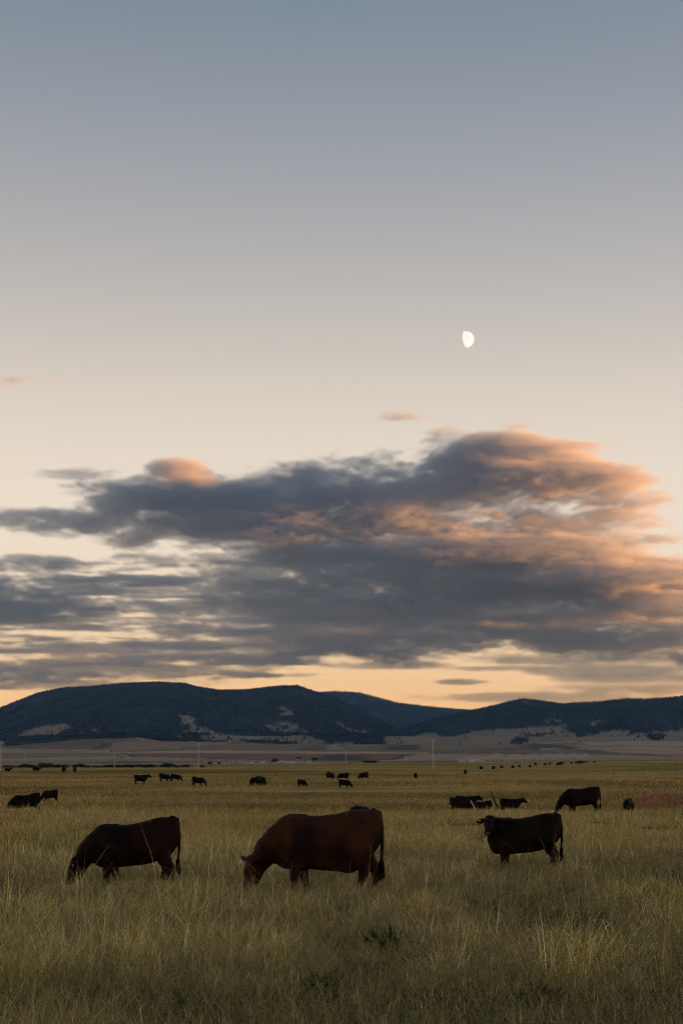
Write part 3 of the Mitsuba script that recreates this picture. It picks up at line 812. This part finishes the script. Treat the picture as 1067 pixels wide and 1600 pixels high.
key, nw = 'irrigation_machine', 0
for k in range(len(feet)):
    along = feet[min(k + 1, len(feet) - 1)] - feet[max(k - 1, 0)]
    along[2] = 0
    along /= np.linalg.norm(along)
    across = np.array([along[1], -along[0], 0])
    n3 = f'_{k:03d}' if k else ''
    if k > 0:
        legs = []
        for s in (1, -1):
            q = feet[k] + across * s * 2.0
            q[2] = height(q[0], q[1]) + .38
            legs += [tube(q, heads[k] + across * s * .15, .07, n=6)]
            scene[f'{key}__wheel' + (f'_{nw:03d}' if nw else '')] = mikit.ply(wheel_mesh(q, along), 'tyre_rubber', smooth=40)
            nw += 1
        a, b = feet[k] + across * 2.0 + [0, 0, .38], feet[k] - across * 2.0 + [0, 0, .38]
        legs.append(tube(a, b, .06, n=6))
        scene[f'{key}__tower' + (f'_{k - 1:03d}' if k > 1 else '')] = mikit.ply(trimesh.util.concatenate(legs), 'galvanized', smooth=False)
    if k + 1 < len(feet):
        a, b = heads[k], heads[k + 1]
        if k == 0:
            a = a + [0, 0, .2]
        t = np.linspace(0, 1, 13)
        rise = 1.5 if k else .5
        pts = a + (b - a) * t[:, None] + np.array([0, 0, 1.0]) * (rise * 4 * t * (1 - t))[:, None]
        low = [pts[i] + [0, 0, -1.5 * math.sin(math.pi * t[i]) ** .6] for i in range(13)]
        rods = [tube(pts[i], pts[i + 1], .075, n=6) for i in range(12)]
        for i in range(1, 12, 2):
            for s in (1, -1):
                rods.append(tube(pts[i], low[i] + across * s * .8, .035, n=4))
        for i in range(1, 10, 2):
            for s in (1, -1):
                rods.append(tube(low[i] + across * s * .8, low[i + 2] + across * s * .8, .03, n=4))
                rods.append(tube(low[i] + across * s * .8, pts[i + 2], .025, n=4))
        scene[f'{key}__span' + n3] = mikit.ply(trimesh.util.concatenate(rods), 'galvanized', smooth=False)
        hoses = [tube(pts[i], [pts[i][0], pts[i][1], pts[i][2] - 2.3], .035, n=4) for i in range(1, 12)]
        scene[f'{key}__drop_hose' + n3] = mikit.ply(trimesh.util.concatenate(hoses), 'galvanized', smooth=False)
        labels[f'{key}__drop_hose' + n3] = {'kind': 'stuff'}
labels[key] = {'label': 'long wheeled irrigation machine with an arched pipe across the far right pasture', 'category': 'irrigation machine'}


# bushes, hedges, far trees
def leaf(c0, c1, s):
    def fn(p, n, uv):
        return mix(c0, c1, fbm(p.x * s, p.y * s, p.z * s, 3))
    return {'type': 'twosided', 'bsdf': {'type': 'diffuse', 'reflectance': mikit.proc(fn)}}


scene['bush_leaf'] = leaf((.030, .028, .014), (.085, .070, .034), .7)
scene['hedge_leaf'] = leaf((.030, .036, .018), (.065, .065, .032), .4)
scene['bark'] = {'type': 'diffuse', 'reflectance': {'type': 'rgb', 'value': [.05, .04, .03]}}


def crown_mesh(r, n, rad, size):
    """Leaf clumps through the volume of a crown of several lobes; its foot at z = 0."""
    lobes = [(r.uniform(-.62, .62) * rad[0], r.uniform(-.5, .5) * rad[1], r.uniform(.35, .75) * rad[2], r.uniform(.35, .6)) for _ in range(8)] + [(0, 0, .5 * rad[2], .7)]
    k = r.integers(0, len(lobes), n)
    L = np.array(lobes)[k]
    q = r.normal(0, 1, (n, 3))
    q /= np.linalg.norm(q, axis=1, keepdims=True)
    q *= (r.random(n) ** .4)[:, None]
    c = L[:, :3] + q * L[:, 3:] * np.array(rad) * [.75, .75, .6]
    c[:, 2] = np.abs(c[:, 2])
    a, b = r.normal(0, 1, (n, 3)), r.normal(0, 1, (n, 3))
    a /= np.linalg.norm(a, axis=1, keepdims=True)
    b -= a * (a * b).sum(1, keepdims=True)
    b /= np.linalg.norm(b, axis=1, keepdims=True)
    s = (size * r.uniform(.6, 1.3, n))[:, None]
    v = np.stack([c - a * s, c + b * s * .6, c + a * s, c - b * s * .6], 1).reshape(-1, 3)
    i = np.arange(n)[:, None] * 4
    f = np.concatenate([i + [0, 1, 2], i + [0, 2, 3]])
    return trimesh.Trimesh(v, f, process=False)


rb = np.random.default_rng(77)
KINDS = [crown_mesh(rb, 420, (3.2, 2.2, 2.4), .30) for _ in range(3)]
STEMS = trimesh.util.concatenate([tube([0, 0, -.3], [math.cos(a) * .9, math.sin(a) * .7, 1.5], .10, .04, 5) for a in (0.3, 1.7, 2.9, 4.4, 5.3)])
bush_ply = [mikit.ply(m, 'bush_leaf', smooth=False) for m in KINDS]
stem_ply = mikit.ply(STEMS, 'bark', smooth=False)
ORD = ['leftmost', 'second from the left', 'third from the left', 'fourth from the left', 'fifth from the left', 'sixth from the left', 'seventh from the left', 'eighth from the left', 'ninth from the left', 'tenth from the left']


def nth(i, n):
    return ORD[i] if i < 10 else ['rightmost', *[o.replace('left', 'right') for o in ORD[1:]]][n - 1 - i] if n - 1 - i < 10 else f'{i + 1}th from the left'


nb = 0
x = -8.0
while x < 338:
    big = .75 + 1.0 * rb.random() ** 2.5
    if 105 < x < 125 or 200 < x < 232:
        big = max(big, 1.25)
    if not (300 < x and rb.random() < .5):
        p = spot(x, 905 + rb.uniform(-25, 25))
        to = T().translate(p.tolist()).rotate([0, 0, 1], float(rb.uniform(0, 360))).scale([big * 1.35, big * 1.1, big * .60])
        key = 'bush' + (f'_{nb:03d}' if nb else '')
        scene[key + '__crown'] = {**bush_ply[nb % 3], 'to_world': to}
        scene[key + '__stem'] = {**stem_ply, 'to_world': to}
        labels[key] = {'label': f'dark low bush in the row along the far left field edge, {nth(nb, 28)}', 'category': 'bush', 'group': 'bushes along the far left edge of the pasture'}
        nb += 1
    x += rb.uniform(8, 15)

# the long clipped block of hedge and some far trees
p = spot(583, 1250)
hm = crown_mesh(rb, 1500, (11.5, 2.6, 2.3), .34)
hm.vertices[:, 2] = np.minimum(hm.vertices[:, 2], 1.9 + .15 * np.sin(hm.vertices[:, 0]))
hm.apply_translation(p)
scene['hedge'] = mikit.ply(hm, 'hedge_leaf', smooth=False)
labels['hedge'] = {'label': 'long dark flat topped hedge block in the far middle of the valley', 'category': 'hedge'}
TREES = [(432, 2900, 2.6, 2.6, 'broad dark tree among the far white buildings'), (492, 3300, 3.6, 2.6, 'low wide dark clump of trees right of the far white buildings'), (468, 3600, 2.6, 1.5, 'small flat dark clump of trees above the far white buildings'),
         (652, 2100, .8, .6, 'tiny dark shrub right of the far thin pole'), (330, 1900, 1.5, 1.3, 'dark shrub left of the far white buildings'), (345, 2200, 1.2, 1.2, 'dark shrub at the left end of the far white buildings'),
         (547, 1300, .45, .5, 'tiny dark shrub at the foot of the far thin pole')]
for i, (px, d, sx, sz, lab) in enumerate(TREES):
    p = spot(px, d)
    to = T().translate([float(p[0]), float(p[1]), float(p[2]) - .2]).scale([sx, sx, sz])
    key = 'tree_clump' + (f'_{i:03d}' if i else '')
    scene[key + '__crown'] = {**bush_ply[i % 3], 'to_world': to}
    scene[key + '__trunk'] = {**stem_ply, 'to_world': to}
    labels[key] = {'label': lab, 'category': 'trees'}


# the far settlement
scene['white_wall'] = {'type': 'diffuse', 'reflectance': {'type': 'rgb', 'value': [.55, .53, .50]}}
scene['white_roof'] = {'type': 'principled', 'base_color': {'type': 'rgb', 'value': [.55, .55, .55]}, 'roughness': .4, 'metallic': .3}
scene['dark_opening'] = {'type': 'diffuse', 'reflectance': {'type': 'rgb', 'value': [.06, .06, .06]}}


def building(key, px, d, L, Wd, hgt, yaw, label, group):
    p = spot(px, d)
    to = T().translate(p.tolist()).rotate([0, 0, 1], yaw)
    wall = trimesh.creation.box([L, Wd, hgt])
    wall.apply_translation([0, 0, hgt / 2])
    r = .22 * Wd
    v = np.array([(-L / 2 - .3, -Wd / 2 - .3, hgt), (L / 2 + .3, -Wd / 2 - .3, hgt), (L / 2 + .3, Wd / 2 + .3, hgt), (-L / 2 - .3, Wd / 2 + .3, hgt), (-L / 2 - .3, 0, hgt + r), (L / 2 + .3, 0, hgt + r)])
    v[:, 2] += .01
    f = np.array([(0, 1, 5), (0, 5, 4), (2, 3, 4), (2, 4, 5), (0, 4, 3), (1, 2, 5), (0, 3, 2), (0, 2, 1)])
    scene[key + '__wall'] = mikit.ply(wall, 'white_wall', to_world=to)
    scene[key + '__roof'] = mikit.ply((v, f), 'white_roof', to_world=to)
    door = trimesh.creation.box([L * .2, .1, hgt * .62])
    door.apply_translation([L * .18, -Wd / 2 - .03, hgt * .31])
    scene[key + '__door'] = mikit.ply(door, 'dark_opening', to_world=to)
    labels[key] = {'label': label, 'category': 'building', 'group': group}


rt = np.random.default_rng(31)
spots_ = [322, 338, 347, 353.5, 360, 366, 376, 382, 389, 395, 410, 413, 436, 440, 444, 447.5, 452, 456.5, 460, 464, 469, 473, 480, 485]
for i, px in enumerate(spots_):
    tone = px in (410, 413, 447.5, 344, 395)
    building('farm_building' + (f'_{i:03d}' if i else ''), px, 2500 + rt.uniform(-250, 350), rt.uniform(2.0, 3.4) * (1.25 if tone else 1), rt.uniform(3, 4.5), rt.uniform(1.0, 1.6) * (1.4 if tone else 1), float(rt.uniform(-25, 25)),
             f'small white building in the far settlement left of the middle, {nth(i, len(spots_))}', 'white buildings of the far settlement')
for i, (px, L, hh) in enumerate([(717, 4.5, 2.0), (723, 3, 1.6), (734, 4, 1.9), (737, 2, 1.4), (741, 3.6, 2.2), (736.5, 2.4, .8), (750, 1.6, 1.4)]):
    building(f'farm_building_{len(spots_) + i:03d}', px, 1850 if i != 5 else 1500, L, 4, hh, 5.0 * (i % 3 - 1), 'small white building left of the irrigation machine, ' + ('nearest and lowest of the group' if i == 5 else nth([0, 1, 2, 4, 5, 3, 6][i] - (i in (3, 4, 6)), 6)), 'white buildings beside the irrigation machine')

# reddish dry weeds at the right, a dark snag, a pale stake, a dark weed
rw = np.random.default_rng(8)
n = 5200
d = rw.uniform(99, 135, n)
px = 925 + 190 * rw.random(n) ** .75
keep = rw.random(n) < np.clip((px - 905 - 1.6 * np.abs(d - 116)) / 60, .05, 1) * np.where(px > 985, 1, .35)
px, d = px[keep], d[keep]
x = (px - W / 2) / FPX * d
base = np.stack([x, d, land(x, d)], -1)
n = len(x)
scene['weed_stalk'] = vertex_bsdf()
v1, f1 = strips(base, rw.uniform(0, 6.28, n), rw.uniform(.6, 1.35, n) * np.clip((px - 900) / 110, .55, 1), np.abs(rw.normal(.05, .14, n)), rw.uniform(.025, .05, n), np.abs(rw.normal(0, .2, n)), 2)
c1 = np.repeat(blend((.52, .26, .13), (.68, .43, .23), rw.random(n)), 5, 0)
tip = v1.reshape(n, 5, 3)[:, 4]
k = np.repeat(np.arange(n), 3)
v2, f2 = strips(tip[k] - [0, 0, .5] * rw.random((3 * n, 1)), rw.uniform(0, 6.28, 3 * n), rw.uniform(.10, .28, 3 * n), rw.uniform(.2, .9, 3 * n), rw.uniform(.04, .08, 3 * n), rw.uniform(0, .3, 3 * n), 1)
c2 = np.repeat(blend((.38, .18, .095), (.52, .30, .16), rw.random(3 * n)), 3, 0)
scene['dry_weeds'] = mikit.ply((np.concatenate([v1, v2]), np.concatenate([f1, f2 + len(v1)])), 'weed_stalk', smooth=False, color=np.concatenate([c1, c2]))
labels['dry_weeds'] = {'label': 'patch of tall reddish brown dry weeds at the right edge', 'category': 'weeds', 'kind': 'stuff'}


def snag(key, a, b, r0, r1, mat, label, cat, seed):
    r = np.random.default_rng(seed)
    n = 9
    t = np.linspace(0, 1, n)
    pts = np.asarray(a) + (np.asarray(b) - a) * t[:, None] + r.normal(0, .02, (n, 3)) * (t * (1 - t) * 4)[:, None]
    scene[key] = mikit.ply(trimesh.util.concatenate([tube(pts[i], pts[i + 1] + (pts[i + 1] - pts[i]) * .06, r0 + (r1 - r0) * t[i], r0 + (r1 - r0) * t[i + 1], 9) for i in range(n - 1)]), mat, smooth=40)
    labels[key] = {'label': label, 'category': cat}


scene['dark_wood'] = {'type': 'diffuse', 'reflectance': {'type': 'rgb', 'value': [.085, .060, .034]}}
p = spot(779.5, 150)
snag('leaning_snag', p - [0, 0, .2], p + [-.80, .1, 1.75], .15, .05, 'dark_wood', 'dark broken tree snag leaning to the left beside a black cow', 'snag', 3)
p = spot(744, 146)
snag('leaning_stake', p - [0, 0, .1], p + [-.55, .05, 1.0], .07, .05, 'pole_wood', 'short pale stake leaning to the left among the resting cows', 'stake', 4)


def rosette(key, px, d, n, size, label, mat, seed):
    r = np.random.default_rng(seed)
    p = spot(px, d)
    b = p + r.normal(0, size * .25, (n, 3)) * [1, 1, 0]
    v, f = strips(b, r.uniform(0, 6.28, n), r.uniform(.6, 1.2, n) * size, r.uniform(.2, 1.0, n), r.uniform(.10, .2, n) * size, r.uniform(0, .6, n), 3)
    scene[key] = mikit.ply((v, f), mat, smooth=False)
    labels[key] = {'label': label, 'category': 'plant'}


scene['dark_leaf'] = leaf((.012, .014, .012), (.030, .033, .024), 9.0)
rosette('dark_weed', 897, 24.6, 60, .24, 'small dark leafy weed standing alone in the grass at the lower right', 'dark_leaf', 1)

scene['weed_leaf'] = leaf((.020, .030, .010), (.060, .070, .022), 9.0)
for i, (px, py, sz, lab) in enumerate([(600, 1478, .30, 'dark green clump of weeds at the lower middle, right below the big cow'), (178, 1458, .24, 'dark green clump of weeds in the grass at the lower left'),
                                       (505, 1545, .26, 'dark green clump of weeds at the bottom edge, left of the middle'), (840, 1560, .24, 'dark green clump of weeds at the bottom edge, right of the middle')]):
    rosette(f'dark_weed_{i + 1:03d}', px, 2.15 * FPX / (py - 1192), 110, sz, lab, 'weed_leaf', 20 + i)

# ------------------------------------------------------------------ the moon, past its first quarter
def moon():
    D, R = 60000.0, 12.9 / FPX * 60000.0
    e = PITCH + math.atan((800 - 531.5) / FPX)
    b = math.atan((731 - W / 2) / FPX / math.cos(math.atan((800 - 531.5) / FPX)))
    fwd = np.array([math.sin(b) * math.cos(e), math.cos(b) * math.cos(e), math.sin(e)])
    right = np.cross(fwd, [0, 0, 1])
    right /= np.linalg.norm(right)
    up = np.cross(right, fwd)
    tilt = math.radians(8)
    r2, u2 = right * math.cos(tilt) + up * math.sin(tilt), up * math.cos(tilt) - right * math.sin(tilt)
    n = 48
    lat = np.linspace(-math.pi / 2, math.pi / 2, n)
    lon = np.linspace(-math.asin(.36), math.pi / 2, n)
    A, B = np.meshgrid(lat, lon, indexing='ij')
    q = np.cos(A)[..., None] * (np.sin(B)[..., None] * r2 - np.cos(B)[..., None] * fwd) + np.sin(A)[..., None] * u2
    v = (EYE + fwd * D + q * R).reshape(-1, 3)
    i, j = np.meshgrid(np.arange(n - 1), np.arange(n - 1), indexing='ij')
    k = (i * n + j).ravel()
    f = np.concatenate([np.stack([k, k + 1, k + n + 1], -1), np.stack([k, k + n + 1, k + n], -1)])

    def glow(p, nn, uv):
        a = fbm(uv.x * 5, uv.y * 5, 1, 3)
        return mix((.0535, .0510, .0470), (.0485, .0452, .0405), smoothstep(.30, .75, a))

    scene['moon'] = mikit.ply((v, f), {'type': 'diffuse', 'reflectance': {'type': 'rgb', 'value': [.1, .1, .1]}}, smooth=True, uv=np.stack([A.ravel() / math.pi + .5, B.ravel() / math.pi + .5], -1),
                              emitter={'type': 'area', 'radiance': mikit.proc(glow), 'sampling_weight': 1e-4})
    labels['moon'] = {'label': 'white half moon, a little more than half lit, high above the cloud', 'category': 'moon'}


moon()

# ------------------------------------------------------------------ the air
scene['air'] = {'type': 'homogeneous', 'phase': {'type': 'hg', 'g': .6}, 'albedo': {'type': 'rgb', 'value': [.66, .90, 1.0]}, 'sigma_t': {'type': 'rgb', 'value': [0.72e-5, 1.12e-5, 1.85e-5]}}
scene['haze'] = {'type': 'cube', 'bsdf': {'type': 'null'}, 'interior': {'type': 'ref', 'id': 'air'}, 'to_world': T().translate([0, 0, 565]).scale([23000, 23000, 585])}
labels['haze'] = {'label': 'thin blue evening air over the valley', 'category': 'haze', 'kind': 'stuff'}
scene['camera']['medium'] = {'type': 'ref', 'id': 'air'}
